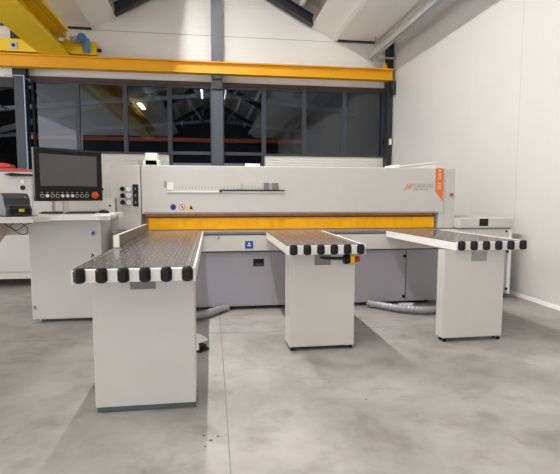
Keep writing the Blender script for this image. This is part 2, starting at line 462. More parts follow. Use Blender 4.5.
bm = new(); cyl(bm, (-2.28, YRL, 4.31), (-2.20, YRL, 4.31), .035, 12); obj('bumper', bm, m_black, br)
mo = obj('drive_motor', (lambda b: (cyl(b, (-2.50, YRL - .32, 4.46), (-2.50, YRL - .12, 4.46), .085, 16), cyl(b, (-2.44, YRL - .22, 4.20), (-2.44, YRL - .22, 4.46), .065, 14), b)[-1])(new()), m_motor, br, 'blue gear motor', smooth=True)
bm = new(); cyl(bm, (-2.50, YRL - .36, 4.46), (-2.50, YRL - .32, 4.46), .075, 16); obj('fan_cover', bm, m_motor, mo, smooth=True)
bm = new(); box(bm, -2.74, -2.60, YRL - .26, YRL - .14, 4.40, 4.50); obj('junction_box', bm, m_galv, br, bevel=.006)
bm = new(); box(bm, -3.91, -3.77, YRL - .115, YRL - .10, 4.24, 4.38); pl = obj('inspection_plate', bm, m_galv, br, 'small grey plate with dark hole')
bm = new(); cyl(bm, (-3.84, YRL - .13, 4.31), (-3.84, YRL - .115, 4.31), .035, 12); obj('hole', bm, m_dark, pl)

ct = thing('cable_tray', 'galvanised cable tray under the right soffit', 'cable tray', (3.63, 8, 4.43))
bm = new()
box(bm, 3.55, 3.562, -3, 10.55, 4.43, 4.56); box(bm, 3.562, 3.61, -3, 10.55, 4.43, 4.445); box(bm, 3.562, 3.61, -3, 10.55, 4.545, 4.56)
obj('tray_channel', bm, m_galv, ct)
bm = new(); box(bm, 3.61, 3.622, -3, 10.55, 4.40, 4.52); obj('side_rail', bm, m_galv, ct)
bm = new(); box(bm, 3.58, 4.10, 10.30, 10.34, 4.40, 4.43); box(bm, 3.62, 3.64, 10.30, 10.34, 4.56, 4.86); obj('hanger', bm, m_galv, ct)
bm = new(); box(bm, 3.675, 3.76, 10.24, 10.30, 4.40, 4.47); obj('clamp', bm, m_bright, ct, 'small white clamp')
bm = new(); box(bm, 4.035, 4.09, YB - .30, YB - .25, 2.52, 2.66)
tag(obj('wall_switch', bm, m_bright, bevel=.004), 'small white switch box on the right corner column', 'switch')

# ================================================================ PANEL SAW
YF = 5.55
saw = thing('panel_saw', 'large white and grey panel saw with amber curtain and long top housing', 'saw machine', (1.0, 6.1, 0))
# base
bm = new(); box(bm, -1.12, 2.86, YF, 6.55, .045, .70); base = obj('base_cabinet', bm, m_grey, saw, 'grey lower front panels', bevel=.004)
for x in (-.9, .55, 1.45, 2.7):
    boxes('foot', m_dark, saw, (x - .06, x + .06, YF + .10, YF + .24, 0, .045))
bm = new(); box(bm, 2.40, 2.408, YF - .002, YF + .01, .06, .69); obj('panel_seam', bm, m_dark, base)
for z in (.60, .09):
    bm = new(); box(bm, 2.365, 2.40, YF - .018, YF + .005, z, z + .035); obj('hinge', bm, m_black, base, bevel=.003)
bm = new(); box(bm, 0.482, 0.61, YF - .006, YF + .004, .525, .615); hd = obj('recessed_handle', bm, m_black, base, 'black recessed handle', bevel=.004)
bm = new(); box(bm, 0.502, 0.592, YF - .008, YF - .0055, .532, .562); obj('finger_plate', bm, m_lid, hd)
bm = new(); prism(bm, [(-1.12, YF - .04, .715), (-1.12, YF + .3, .70), (-1.12, YF + .3, .905), (-1.12, YF - .04, .905)], (4.02, 0, 0))
band = obj('front_fascia', bm, m_white2, saw, 'beige band under the table edge', bevel=.006)
bm = new(); box(bm, .382, .478, YF - .046, YF - .0395, .745, .835); st = obj('blue_sticker', bm, m_blue, band, 'blue rectangular sticker')
bm = new(); prism(bm, [(.406, YF - .048, .775), (.454, YF - .048, .775), (.454, YF - .048, .787), (.406, YF - .048, .787)], (0, .002, 0))
prism(bm, [(.415, YF - .048, .795), (.445, YF - .048, .795), (.436, YF - .048, .817), (.424, YF - .048, .817)], (0, .002, 0)); obj('sticker_symbol', bm, m_bright, st)
bm = new(); cyl(bm, (.07, YF - .05, .875), (.07, YF - .038, .875), .010, 10); obj('screw', bm, m_plate, band)
# table top
bm = new(); box(bm, -1.12, 2.93, YF - .05, 6.3, .915, .945)
tt = obj('machine_table', bm, m_plate, saw, 'dark grey table surface', bevel=.003)
bm = new()
for y in (5.62, 5.72, 5.86): box(bm, -.80, 2.90, y, y + .006, .945, .9458)
obj('table_groove', bm, m_alu, tt)
# curtain, in two layers
bm = new(); n = 96; x0, x1 = -.76, 2.91
for k in range(n):
    a = x0 + (x1 - x0) * k / n; b = x0 + (x1 - x0) * (k + 1) / n - .0012
    dy = random.uniform(-.003, .003); tw = random.uniform(-.004, .004)
    prism(bm, [(a, 5.84 + dy, .953), (b, 5.84 + dy + tw, .953), (b, 5.845 + dy + tw, .953), (a, 5.845 + dy, .953)], (0, .01, .145))
obj('strip_curtain', bm, m_curtain, saw, 'amber plastic strip curtain')
bm = new(); box(bm, -.80, 2.91, 5.90, 5.92, .953, 1.165); obj('rear_curtain', bm, m_amber2, saw, 'darker amber screen behind the strips')
bm = new(); box(bm, -.80, 2.91, 5.83, 5.85, 1.098, 1.110); obj('curtain_rail', bm, m_dark, saw)
bm = new(); box(bm, -.80, 2.91, 5.82, 5.88, 1.155, 1.17); obj('pressure_beam', bm, m_plate, saw)
# housing
bm = new(); box(bm, -.83, 3.012, 5.80, 6.55, 1.145, 1.727); hs = obj('top_housing', bm, m_white, saw, 'long white saw housing', bevel=.008)
bm = new(); box(bm, -1.175, -.838, 5.80, 6.55, .945, 1.727); lc = obj('gauge_column', bm, m_white, saw, 'white column with gauges', bevel=.008)
bm = new(); box(bm, 2.945, 3.012, 5.81, 6.50, .945, 1.145); box(bm, 3.012, 3.172, 5.82, 6.55, .945, 1.727); rc = obj('end_column', bm, m_white, saw, 'white column at the right end', bevel=.006)
# gauges
for k, z in enumerate((1.445, 1.366, 1.286)):
    xk = -1.045
    bm = new(); lathe(bm, (xk, 5.80, z), (0, -1, 0), [(0, .022), (.012, .022), (.014, .028), (.034, .027), (.038, .020)], 14); obj('knob', bm, m_black, lc, smooth=True)
    bm = new(); lathe(bm, (xk + .070, 5.80, z), (0, -1, 0), [(0, .036), (.022, .036), (.026, .032)], 20); g = obj('pressure_gauge', bm, m_alu, lc, smooth=True)
    bm = new(); lathe(bm, (xk + .070, 5.774, z), (0, -1, 0), [(0, .026), (.0015, .026)], 20); dl = obj('dial', bm, m_bright, g)
    bm = new(); prism(bm, [(xk + .064, 5.771, z - .004), (xk + .069, 5.771, z - .004), (xk + .083, 5.771, z + .017), (xk + .080, 5.771, z + .019)], (0, .001, 0)); obj('needle', bm, m_black, g)
bm = new(); box(bm, -.930, -.866, 5.795, 5.80, 1.235, 1.500); gp = obj('gauge_legend', bm, m_black, lc, 'black legend strip')
bm = new()
for z in (1.450, 1.370, 1.290): box(bm, -.908, -.892, 5.7935, 5.795, z - .018, z + .012)
obj('legend_mark', bm, m_plate, gp)
bm = new(); tube(bm, [(-1.045, 5.79, 1.26), (-1.05, 5.785, 1.22), (-1.045, 5.79, 1.18)], .004, 6); obj('key', bm, m_alu, lc)
bm = new(); box(bm, -1.10, -.86, 5.797, 5.80, .97, 1.14); obj('access_cover', bm, m_white2, lc, bevel=.002)
# recess with scale on the housing
bm = new(); box(bm, -.565, -.53, 5.786, 5.80, 1.470, 1.540); obj('rail_bracket', bm, m_letter, hs)
bm = new(); box(bm, -.53, -.455, 5.790, 5.80, 1.435, 1.525); box(bm, -.53, .90, 5.782, 5.80, 1.405, 1.422); rl = obj('scale_rail', bm, m_bright, hs, 'white scale rail')
bm = new()
for k in range(30):
    x = -.43 + k * .0385
    for z in (1.443, 1.466): box(bm, x, x + .011, 5.7985, 5.80, z, z + .010)
obj('scale_marks', bm, m_plate, rl)
bm = new(); box(bm, .11, .895, 5.770, 5.79, 1.422, 1.440); box(bm, .09, .12, 5.770, 5.79, 1.408, 1.435); obj('scale_carrier', bm, m_dark, hs, 'black carrier strip on the scale rail')
for a, b in ((.635, .70), (.735, .815)):
    bm = new(); box(bm, a, b, 5.765, 5.80, 1.440, 1.525); obj('scale_slider', bm, m_plate, hs, bevel=.003)
bm = new(); box(bm, .365, .371, 5.775, 5.80, 1.440, 1.520); obj('scale_pin', bm, m_letter, hs)
bm = new(); box(bm, -.80, 2.94, 5.794, 5.80, 1.158, 1.165); obj('lower_edge_shadow', bm, m_plate, hs)  # grey strip stands in for the shadow line along the housing's bottom edge
# safety pictograms
zc = 1.228
bm = new(); cyl(bm, (-.462, 5.7985, zc), (-.462, 5.80, zc), .036, 24); s1 = obj('safety_sign', bm, m_blue, hs, 'round blue mandatory sign')
bm = new(); prism(bm, [(-.472, 5.797, zc - .024), (-.452, 5.797, zc - .024), (-.452, 5.797, zc + .024), (-.472, 5.797, zc + .024)], (0, .0015, 0)); box(bm, -.479, -.445, 5.797, 5.7985, zc - .004, zc + .012); obj('sign_symbol', bm, m_lid, s1)
bm = new()
seg = 24
for i in range(seg):
    a0 = 2 * math.pi * i / seg; a1 = 2 * math.pi * (i + 1) / seg
    prism(bm, [(-.356 + r * math.cos(a), 5.7985, zc + r * math.sin(a)) for r, a in ((.028, a0), (.036, a0), (.036, a1), (.028, a1))], (0, .0015, 0))
prism(bm, [(-.378, 5.798, zc + .018), (-.372, 5.798, zc + .024), (-.334, 5.798, zc - .018), (-.340, 5.798, zc - .024)], (0, .001, 0))
s2 = obj('safety_sign', bm, m_red, hs, 'round red prohibition sign')
bm = new(); cyl(bm, (-.356, 5.799, zc), (-.356, 5.80, zc), .0285, 24); obj('sign_face', bm, m_bright, s2)
bm = new(); box(bm, -.364, -.348, 5.7975, 5.799, zc - .012, zc + .014); obj('sign_symbol', bm, m_black, s2)
bm = new(); prism(bm, [(-.302, 5.7985, zc - .036), (-.212, 5.7985, zc - .036), (-.257, 5.7985, zc + .042)], (0, .0015, 0)); s3 = obj('safety_sign', bm, m_stopy, hs, 'yellow triangular warning sign')
bm = new(); prism(bm, [(-.268, 5.797, zc - .022), (-.228, 5.797, zc - .028), (-.240, 5.797, zc + .002), (-.258, 5.797, zc + .018)], (0, .0015, 0)); obj('sign_symbol', bm, m_black, s3)
# brand mark
bm = new()
pts = [(2.615, 1.512), (2.635, 1.512), (2.700, 1.588), (2.680, 1.588)]
for dx, zb in ((0, 0), (.034, .035), (.064, .035)):
    x0_ = 2.447 + dx; zb0 = 1.430 + zb * .6; zt_ = 1.522
    sl = (zt_ - zb0) * .62
    prism(bm, [(x0_ + zb * .4, 5.798, zb0), (x0_ + .013 + zb * .4, 5.798, zb0), (x0_ + sl + .015 + zb * .4, 5.798, zt_), (x0_ + sl + zb * .4, 5.798, zt_)], (0, .002, 0))
obj('brand_mark', bm, m_mark, hs, 'orange slanted brand mark')
lettering('brand_lettering', 'CASADEI', m_letter, hs, (2.590, 5.799, 1.476), .067, spacing=1.0, bold=.0012)
lettering('brand_lettering', 'INDUSTRIA', m_plate, hs, (2.592, 5.799, 1.443), .028, spacing=1.5, bold=.0005)
bm = new(); prism(bm, [(2.886, 5.797, 1.726), (2.996, 5.797, 1.726), (2.996, 5.797, 1.305), (2.988, 5.797, 1.305), (2.886, 5.797, 1.425)], (0, .003, 0)); rb = obj('name_ribbon', bm, m_mark, hs, 'orange vertical ribbon with model lettering')
lettering('ribbon_lettering', 'AXO 300', m_bright, rb, (2.922, 5.7955, 1.712), .060, rz=(math.pi / 2, math.pi / 2, 0), spacing=1.12)
bm = new(); lathe(bm, (3.118, 5.82, 1.385), (0, -1, 0), [(0, .014), (.02, .014), (.022, .024), (.04, .022)], 16); obj('push_button', bm, m_dullred, rc, 'reddish brown push button', smooth=True)
bm = new(); box(bm, 3.095, 3.14, 5.815, 5.82, 1.348, 1.356); obj('button_label', bm, m_stopy, rc)
# odds on top of the housing
bm = new(); box(bm, -.80, -.655, 5.95, 6.15, 1.735, 1.885); box(bm, -.825, -.63, 5.95, 6.15, 1.735, 1.80); obj('switch_box', bm, m_bright, saw, 'small white box on the housing', bevel=.006)
bm = new(); box(bm, -.89, -.83, 6.0, 6.1, 1.735, 1.80); obj('bracket', bm, m_letter, saw, bevel=.003)
bm = new(); box(bm, .44, .63, 6.2, 6.3, 1.735, 1.785); obj('valve_block', bm, m_bright, saw, 'small pale block on the housing', bevel=.003)
bm = new()
prism(bm, [(2.46, 6.1, 1.728), (3.04, 6.1, 1.728), (3.04, 6.1, 1.800), (2.60, 6.1, 1.752)], (0, .35, 0))
prism(bm, [(2.50, 6.08, 1.752), (3.05, 6.08, 1.812), (3.05, 6.08, 1.832), (2.50, 6.08, 1.768)], (0, .38, 0)); box(bm, 2.44, 2.52, 6.1, 6.45, 1.728, 1.785)
obj('raised_lid', bm, m_bright, saw, 'white hinged lid standing slightly open', bevel=.002)
# side unit at the right
sd = obj('side_cabinet', (lambda b: (box(b, 3.172, 3.90, 5.70, 6.45, .07, .70), b)[-1])(new()), m_grey, saw, 'grey cabinet under the right side cover', bevel=.004)
bm = new(); box(bm, 2.87, 3.90, 5.69, 6.45, .70, .935); sp = obj('side_panel', bm, m_white2, saw, 'beige panel with a black plug', bevel=.004)
bm = new(); cyl(bm, (3.845, 5.678, .905), (3.845, 5.69, .905), .014, 12); obj('plug', bm, m_black, sp)
bm = new(); box(bm, 3.885, 3.93, 5.685, 6.45, .07, .935); obj('edge_post', bm, m_bright, saw, bevel=.003)
for z in (.62, .12):
    bm = new(); box(bm, 3.86, 3.885, 5.672, 5.69, z, z + .03); obj('hinge', bm, m_black, sd)
bm = new(); box(bm, 3.174, 3.94, 5.66, 6.5, .953, 1.078); cv = obj('side_cover', bm, m_white, saw, 'white cover with black recessed grip', bevel=.008)
boxes('cover_shadow_strip', m_plate, saw, (3.18, 3.92, 5.70, 6.45, .935, .955))  # solid grey strip, its colour stands in for shade below the cover
bm = new(); lathe(bm, (3.503, 5.66, 1.035), (0, -1, 0), [(0, .04), (.004, .04)], 4); bmesh.ops.delete(bm, geom=bm.verts, context='VERTS')
box(bm, 3.44, 3.565, 5.654, 5.664, .978, 1.074); gr = obj('recessed_grip', bm, m_black, cv, 'black recessed grip', bevel=.006)
bm = new(); box(bm, 3.46, 3.545, 5.652, 5.655, 1.02, 1.05); obj('grip_cavity', bm, m_blackg, gr)
for x in (3.3, 3.85): boxes('foot', m_dark, saw, (x - .05, x + .05, 5.75, 5.85, 0, .07))


# ================================================================ AIR TABLES
def air_table(x0, x1, yf, yb, leg, legy, depth, label, skew=0.0, strip=False, zb=.035):
    t = thing('support_table', label, 'table', ((x0 + x1) / 2, legy, 0), 'support tables in front of the saw')

    def X(x, y): return x - skew * (y - yf)      # the table top stands slightly out of square

    def sbox(bm, a, b, c, d, e, f):
        v = box(bm, a, b, c, d, e, f)
        for k in v: k.co.x = X(k.co.x, k.co.y)
    z1 = .955
    bm = new(); sbox(bm, x0 + .009, x1 - .014, yf + .03, yb, .90, .9438); sbox(bm, x0, x1 - .014, yf + .03, yb, .9438, .948); top = obj('table_surface', bm, m_table, t, 'dark glossy table surface')
    bm = new()
    for k in range(6):
        x = x0 + (x1 - x0) * (k + .5) / 6
        sbox(bm, x - .002, x + .002, yf + .03, yb, .948, .9488)
    sbox(bm, x1 - .050, x1 - .044, yf + .03, yb, .948, .949)
    obj('aluminium_inlay', bm, m_alu, top)
    bm = new(); ny = int((yb - yf) / .17)
    for k in range(6):
        xa = x0 + (x1 - x0) * (k + .5) / 6
        for sx in (-.03, .03):
            for j in range(ny):
                y = yf + .09 + j * .17 + (.085 if sx > 0 else 0)
                if y < yb - .03:
                    lathe(bm, (X(xa + sx, y), y, .948), (0, 0, 1), [(0, .0045), (.0015, .004), (.0025, .003)], 6)
    nz = obj('air_nozzles', bm, m_dot, top); nz['kind'] = 'stuff'
    bm = new(); sbox(bm, x0, x0 + .009, yf, yb, .868, .9435); obj('side_rail', bm, m_bright, t, bevel=.003)
    bm = new(); sbox(bm, x1 - .014, x1, yf, yb, .868, z1); obj('side_rail', bm, m_bright, t, bevel=.003)
    bm = new(); sbox(bm, x0 + .009, x1 - .014, yf, yf + .03, .873, z1 - .006); obj('front_rail', bm, m_bright, t, bevel=.003)
    bm = new(); sbox(bm, x0 + .009, x1 - .014, yf + .03, yb, .868, .90); obj('underside', bm, m_white2, t)
    p = (x1 - x0 - .094) / 5
    for k in range(6):
        x = x0 + .047 + k * p
        bm = new(); lathe(bm, (x, yf - .006, .872), (0, 0, 1), [(0, .018), (.006, .028), (.014, .035), (.068, .035), (.077, .031), (.086, .028)], 8)
        vs = list(bm.verts); rot_about(vs, (x, yf - .006, .9), math.pi / 8)
        c = obj('end_roller', bm, m_black, t, 'black end roller', bevel=.003)
        bm = new(); cyl(bm, (x, yf - .006, .958), (x, yf - .006, .962), .010, 8); obj('roller_bolt', bm, m_lid, c)
    # leg: folded sheet panel with open back
    a, b = leg
    bm = new(); box(bm, a, b, legy, legy + .012, zb, .868); box(bm, a, a + .012, legy + .012, legy + depth, zb, .868); box(bm, b - .012, b, legy + .012, legy + depth, zb, .868)
    box(bm, a + .012, b - .012, legy + depth - .012, legy + depth, zb, .868)
    lg = obj('leg', bm, m_white, t, 'white sheet metal leg', bevel=.004)
    if strip:
        boxes('base_strip', m_teal, lg, (a + .01, b - .002, legy + .004, legy + depth - .015, .004, zb))
    for px in (a + .03, b - .03):
        for py in (legy + .03, legy + depth - .03):
            bm = new(); cyl(bm, (px, py, .010), (px, py, zb + .005), .008, 8); lathe(bm, (px, py, 0), (0, 0, 1), [(0, .022), (.006, .022), (.012, .010)], 12)
            f = obj('levelling_foot', bm, m_alu if not strip else m_galv, t)
            if not strip:
                bm = new(); box(bm, px - .017, px + .017, py - .026, py - .014, .002, .030); obj('castor', bm, m_black, f, bevel=.003)
    return t, lg, X


t1, lg1, _ = air_table(-.80, -.100, 2.79, 5.50, (-.740, -.117), 2.99, .28, 'nearest white support table at the left, longest of the three', strip=True, zb=.036)
bm = new(); box(bm, -.51, -.355, 2.984, 2.9905, .790, .855); obj('grey_plate', bm, m_plate, lg1)
t2, lg2, _ = air_table(.630, 1.310, 3.875, 5.50, (.665, 1.253), 3.99, .26, 'middle white support table, with the emergency stop under its top', zb=.034)
bm = new(); box(bm, .885, 1.03, 3.984, 3.9905, .765, .855); obj('grey_plate', bm, m_plate, lg2)
t3, lg3, _ = air_table(2.220, 2.930, 4.01, 5.50, (2.125, 2.732), 4.045, .13, 'right white support table nearest the white wall', skew=.072, zb=.038)
bm = new(); box(bm, 2.395, 2.545, 4.039, 4.0455, .765, .855); obj('grey_plate', bm, m_letter, lg3)
# emergency stop
es = thing('emergency_stop', 'red and yellow emergency stop button on a black bar under the middle table', 'emergency stop', (1.19, 3.98, .84))
bm = new(); tube(bm, [(.88, 4.02, .852), (.95, 3.99, .832), (1.05, 3.97, .825), (1.16, 3.97, .825)], .013, 8); obj('cable_arm', bm, m_cable, es, smooth=True)
bm = new(); cyl(bm, (1.14, 3.97, .815), (1.195, 3.97, .815), .043, 16); obj('body', bm, m_black, es, smooth=True)
bm = new(); cyl(bm, (1.195, 3.97, .815), (1.232, 3.97, .815), .046, 18); obj('collar', bm, m_stopy, es, 'yellow collar', smooth=True)
bm = new(); lathe(bm, (1.232, 3.97, .815), (1, 0, 0), [(0, .014), (.010, .014), (.014, .026), (.05, .026), (.056, .018)], 16); obj('button', bm, m_red, es, 'red mushroom button', smooth=True)
# fence at the left of the near table
fn = thing('fence_bar', 'white angled side fence standing along the left edge of the nearest table', 'fence', (-.86, 4.8, .945))
bm = new(); prism(bm, [(-.752, 3.95, .952), (-.752, 5.74, .952), (-.752, 5.74, 1.03), (-.752, 3.95, 1.046)], (-.010, 0, 0)); obj('guide_face', bm, m_plate, fn, 'grey-brown inner face')
bm = new(); prism(bm, [(-.762, 3.95, .950), (-.762, 5.72, .950), (-.762, 5.72, 1.036), (-.762, 3.95, 1.052)], (-.016, 0, 0)); box(bm, -.790, -.746, 3.925, 3.95, .950, 1.052); obj('fence_body', bm, m_bright, fn, bevel=.003)
bm = new(); box(bm, -.785, -.765, 4.2, 4.23, .9485, .951); box(bm, -.785, -.765, 5.2, 5.23, .9485, .951); obj('mounting_post', bm, m_galv, fn)
bm = new(); cyl(bm, (-.805, 3.28, .955), (-.80, 3.28, .982), .004, 8); cyl(bm, (-.80, 3.28, .982), (-.785, 3.27, .965), .004, 8)
tag(obj('stop_pin', bm, m_cable), 'small dark bent pin on the left edge of the nearest table', 'pin')

# ================================================================ CONSOLE
cs = thing('control_console', 'white control console cabinet with desk shelf left of the panel saw', 'console', (-1.5, 5.5, 0))
bm = new(); box(bm, -1.920, -1.185, 5.27, 5.85, .035, 1.10); cb = obj('cabinet', bm, m_white, cs, bevel=.008)
bm = new(); lathe(bm, (-1.268, 5.27, .965), (0, -1, 0), [(0, .032), (.006, .032), (.010, .026)], 20); lk = obj('lock', bm, m_alu, cb, 'round lock with dark blue insert', smooth=True)
bm = new(); lathe(bm, (-1.268, 5.26, .965), (0, -1, 0), [(0, .018), (.003, .018)], 16); obj('lock_insert', bm, m_blue, lk)
bm = new(); box(bm, -1.90, -1.885, 5.255, 5.27, .15, .19); obj('hinge', bm, m_letter, cb)
bm = new(); lathe(bm, (-1.905, 5.40, .38), (-1, 0, 0), [(0, .015), (.02, .015)], 10); obj('plug', bm, m_black, cb)
for x in (-1.85, -1.23):
    for y in (5.32, 5.80):
        bm = new(); lathe(bm, (x, y, 0), (0, 0, 1), [(0, .022), (.008, .022), (.012, .010), (.035, .010)], 10); obj('foot', bm, m_galv, cs)
bm = new(); box(bm, -1.70, -1.06, 5.42, 5.47, 1.10, 1.335); bk = obj('back_panel', bm, m_white2, cs, 'beige upstand behind the desk', bevel=.004)
bm = new(); cyl(bm, (-1.115, 5.412, 1.255), (-1.115, 5.42, 1.255), .012, 12); obj('plug', bm, m_black, bk)
bm = new(); box(bm, -1.062, -1.05, 5.41, 5.46, 1.10, 1.335); obj('panel_edge', bm, m_plate, bk)
# desk: front moulding with a rounded right end
bm = new(); prism(bm, [(-1.72, 4.95, 1.165), (-1.72, 4.97, 1.125), (-1.72, 5.42, 1.125), (-1.72, 5.42, 1.185), (-1.72, 5.0, 1.185)], (.74, 0, 0))
dk = obj('desk_top', bm, m_bright, cs, 'white desk shelf', bevel=.006)
bm = new(); prism(bm, [(-1.68, 4.945, 1.120), (-1.68, 4.945, 1.128), (-1.68, 5.40, 1.124), (-1.68, 5.40, 1.112)], (.66, 0, 0)); obj('under_tray', bm, m_bright, dk)
bm = new(); lathe(bm, (-1.02, 4.97, 1.145), (1, 0, 0), [(0, .030), (.05, .030), (.06, .022)], 14); lathe(bm, (-1.02, 5.03, 1.145), (1, 0, 0), [(0, .030), (.05, .030), (.06, .022)], 14); obj('shelf_end', bm, m_letter, dk, smooth=True)
bm = new(); box(bm, -1.12, -1.07, 4.94, 4.955, 1.125, 1.16); obj('shelf_clip', bm, m_galv, dk)
bm = new(); box(bm, -2.50, -1.74, 4.86, 5.42, 1.135, 1.158); box(bm, -2.50, -1.72, 4.86, 4.875, 1.10, 1.135)
ps = obj('printer_shelf', bm, m_white, cs, 'white shelf carrying the label printer', bevel=.004)
bm = new(); prism(bm, [(-1.74, 4.87, 1.158), (-1.74, 4.87, 1.11), (-1.62, 4.95, 1.11), (-1.62, 4.95, 1.158)], (0, .3, 0)); obj('shelf_bracket', bm, m_white, cs)
bm = new(); box(bm, -2.4, -1.88, 5.30, 5.40, .95, 1.135); obj('shelf_support', bm, m_white2, cs)

# monitor, turned a little to the right
mn = thing('control_monitor', 'black industrial monitor with push button row above the console desk', 'monitor', (-1.38, 5.12, 1.185))
A = Vector((-1.672, 4.80, 0)); B = Vector((-1.145, 5.22, 0)); ux = (B - A).normalized(); wd = (B - A).length; nx = Vector((ux.y, -ux.x, 0))   # towards the viewer


def mpt(u, d, z): return A + ux * u + nx * d + Vector((0, 0, z))


def mbox(bm, u0, u1, d0, d1, z0, z1):
    v = box(bm, u0, u1, -d1, -d0, z0, z1)
    for k in v: k.co = mpt(k.co.x, -k.co.y, k.co.z)


MZ0, MZ1 = 1.313, 1.832
bm = new(); mbox(bm, 0, wd, -.055, 0, MZ0, MZ1); mc = obj('casing', bm, m_black, mn, bevel=.006)
bm = new(); mbox(bm, .05, wd - .06, 0, .0015, MZ0 + .149, MZ1 - .062); obj('screen', bm, m_screen, mc, 'grey unlit screen')
bm = new(); mbox(bm, .008, wd - .008, 0, .010, MZ1 - .022, MZ1 - .006); obj('top_bezel', bm, m_blackg, mc)
bm = new(); mbox(bm, .10, wd - .10, -.13, -.055, MZ0 + .06, MZ1 - .06); obj('rear_housing', bm, m_white, mc)
for k in range(10):
    u = .060 + k * (wd - .235) / 9.0
    p = mpt(u, 0, MZ0 + .052)
    bm = new(); lathe(bm, p, nx, [(0, .019), (.006, .019), (.007, .016)], 16); pb = obj('push_button', bm, m_alu, mc, smooth=True)
    bm = new(); lathe(bm, p + nx * .007, nx, [(0, .0135), (.003, .0125)], 16); obj('button_cap', bm, (m_black, m_bright, m_black, m_black, m_bright, m_bright, m_bright, m_black, m_black, m_black)[k], pb)
    bm = new(); mbox(bm, u - .013, u + .013, 0, .001, MZ0 + .080, MZ0 + .090); obj('button_legend', bm, m_plate if k != 9 else m_motor, mc)
p = mpt(wd - .085, 0, MZ0 + .058)
bm = new(); lathe(bm, p, nx, [(0, .036), (.005, .036)], 22); sb = obj('stop_collar', bm, mat('stop_amber', (226, 150, 30), .4), mc, 'yellow collar', smooth=True)
bm = new(); lathe(bm, p + nx * .005, nx, [(0, .018), (.010, .018), (.012, .029), (.03, .027), (.034, .018)], 18); obj('stop_button', bm, mat('stop_orange_red', (222, 70, 20), .35), sb, 'orange-red stop button', smooth=True)
bm = new(); mbox(bm, .268, .320, -.05, -.02, 1.18, MZ0 + .01); obj('stand_post', bm, m_alu, mn)
bm = new(); q = mpt(wd, -.03, MZ0 + .12); cyl(bm, q, q + ux * .02, .014, 10); obj('side_knob', bm, m_black, mc)
bm = new(); q = mpt(.19, -.03, MZ0); tube(bm, [q, q + Vector((0, 0, -.05)), q + Vector((.002, 0, -.10))], .003, 6)
obj('hanging_key', bm, m_plate, mn)

bm = new(); prism(bm, [(-1.715, 4.99, 1.186), (-1.715, 4.99, 1.194), (-1.715, 5.11, 1.205), (-1.715, 5.11, 1.186)], (.54, 0, 0))
kb = tag(obj('keyboard', bm, m_black, bevel=.003), 'flat black keyboard on the white desk shelf below the monitor', 'keyboard')
bm = new()
for r in range(3):
    for c in range(20): 
        y = 4.995 + r * .038; z = 1.1945 + r * .0034
        box(bm, -1.705 + c * .0260, -1.683 + c * .0260, y, y + .030, z, z + .004)
k2 = obj('keys', bm, m_lid, kb)
bm = new(); n0 = len(bm.verts)
lathe(bm, (-1.115, 5.10, 1.186), (0, 0, 1), [(0, .034), (.010, .038), (.022, .032), (.032, .018), (.035, .006)], 14)
for v in bm.verts: v.co.x = -1.115 + (v.co.x + 1.115) * 1.5
mo_ = tag(obj('computer_mouse', bm, m_black, smooth=True), 'small black mouse at the right end of the desk shelf', 'mouse')
bm = new(); tube(bm, [(-1.17, 5.15, 1.19), (-1.19, 5.20, 1.20), (-1.16, 5.24, 1.205), (-1.12, 5.20, 1.20), (-1.08, 5.20, 1.19)], .005, 6); obj('mouse_cable', bm, m_cable, mo_)

# label printer
pr = thing('label_printer', 'charcoal label printer with small amber button at the far left shelf', 'printer', (-1.965, 4.895, 1.160))
bm = new(); prism(bm, [(-2.09, 4.90, 1.162), (-2.09, 4.895, 1.235), (-2.09, 4.93, 1.275), (-2.09, 4.945, 1.345), (-2.09, 4.985, 1.385), (-2.09, 5.16, 1.392), (-2.09, 5.19, 1.36), (-2.09, 5.19, 1.162)], (.25, 0, 0)); pb_ = obj('body', bm, m_lid, pr, bevel=.010)
bm = new(); prism(bm, [(-2.055, 4.888, 1.18), (-2.055, 4.885, 1.235), (-2.055, 4.92, 1.27), (-2.055, 4.93, 1.18)], (.19, 0, 0)); obj('front_cover', bm, m_black, pb_, 'black front cover', bevel=.006)
bm = new(); box(bm, -1.975, -1.925, 4.876, 4.889, 1.205, 1.235); obj('release_button', bm, m_stopy, pb_, 'amber button', bevel=.003)
bm = new(); box(bm, -2.03, -1.90, 4.880, 4.887, 1.184, 1.191); obj('label_slot', bm, m_blackg, pb_)
bm = new(); cyl(bm, (-1.885, 4.955, 1.35), (-1.885, 4.938, 1.348), .008, 10); obj('indicator', bm, m_alu, pb_)
pr.location = (-1.890, 4.985, 1.160); pr.rotation_euler.z = 0.75
bm = new(); tube(bm, [(-2.08, 5.00, 1.125), (-2.00, 4.99, 1.06), (-1.90, 5.0, .985), (-1.84, 5.02, .99), (-1.85, 5.02, 1.06), (-1.93, 5.0, 1.10), (-1.99, 5.0, 1.06), (-1.93, 5.0, 1.02), (-1.84, 5.0, 1.08), (-1.79, 5.0, 1.09), (-1.77, 5.02, 1.12)], .004, 6)
tag(obj('power_cable', bm, m_cable, smooth=True), 'thin black cable looped under the printer shelf', 'cable')
bm = new(); prism(bm, [(-2.42, 5.0, 1.10), (-2.14, 5.0, 1.10), (-2.115, 5.0, 1.03), (-2.13, 5.0, .95), (-2.20, 5.0, .86), (-2.42, 5.0, .80)], (0, .25, 0))
tag(obj('waste_bag', bm, mat('bag_beige', (196, 186, 160), .6), bevel=.02), 'beige bag hanging under the printer shelf at the far left', 'bag')

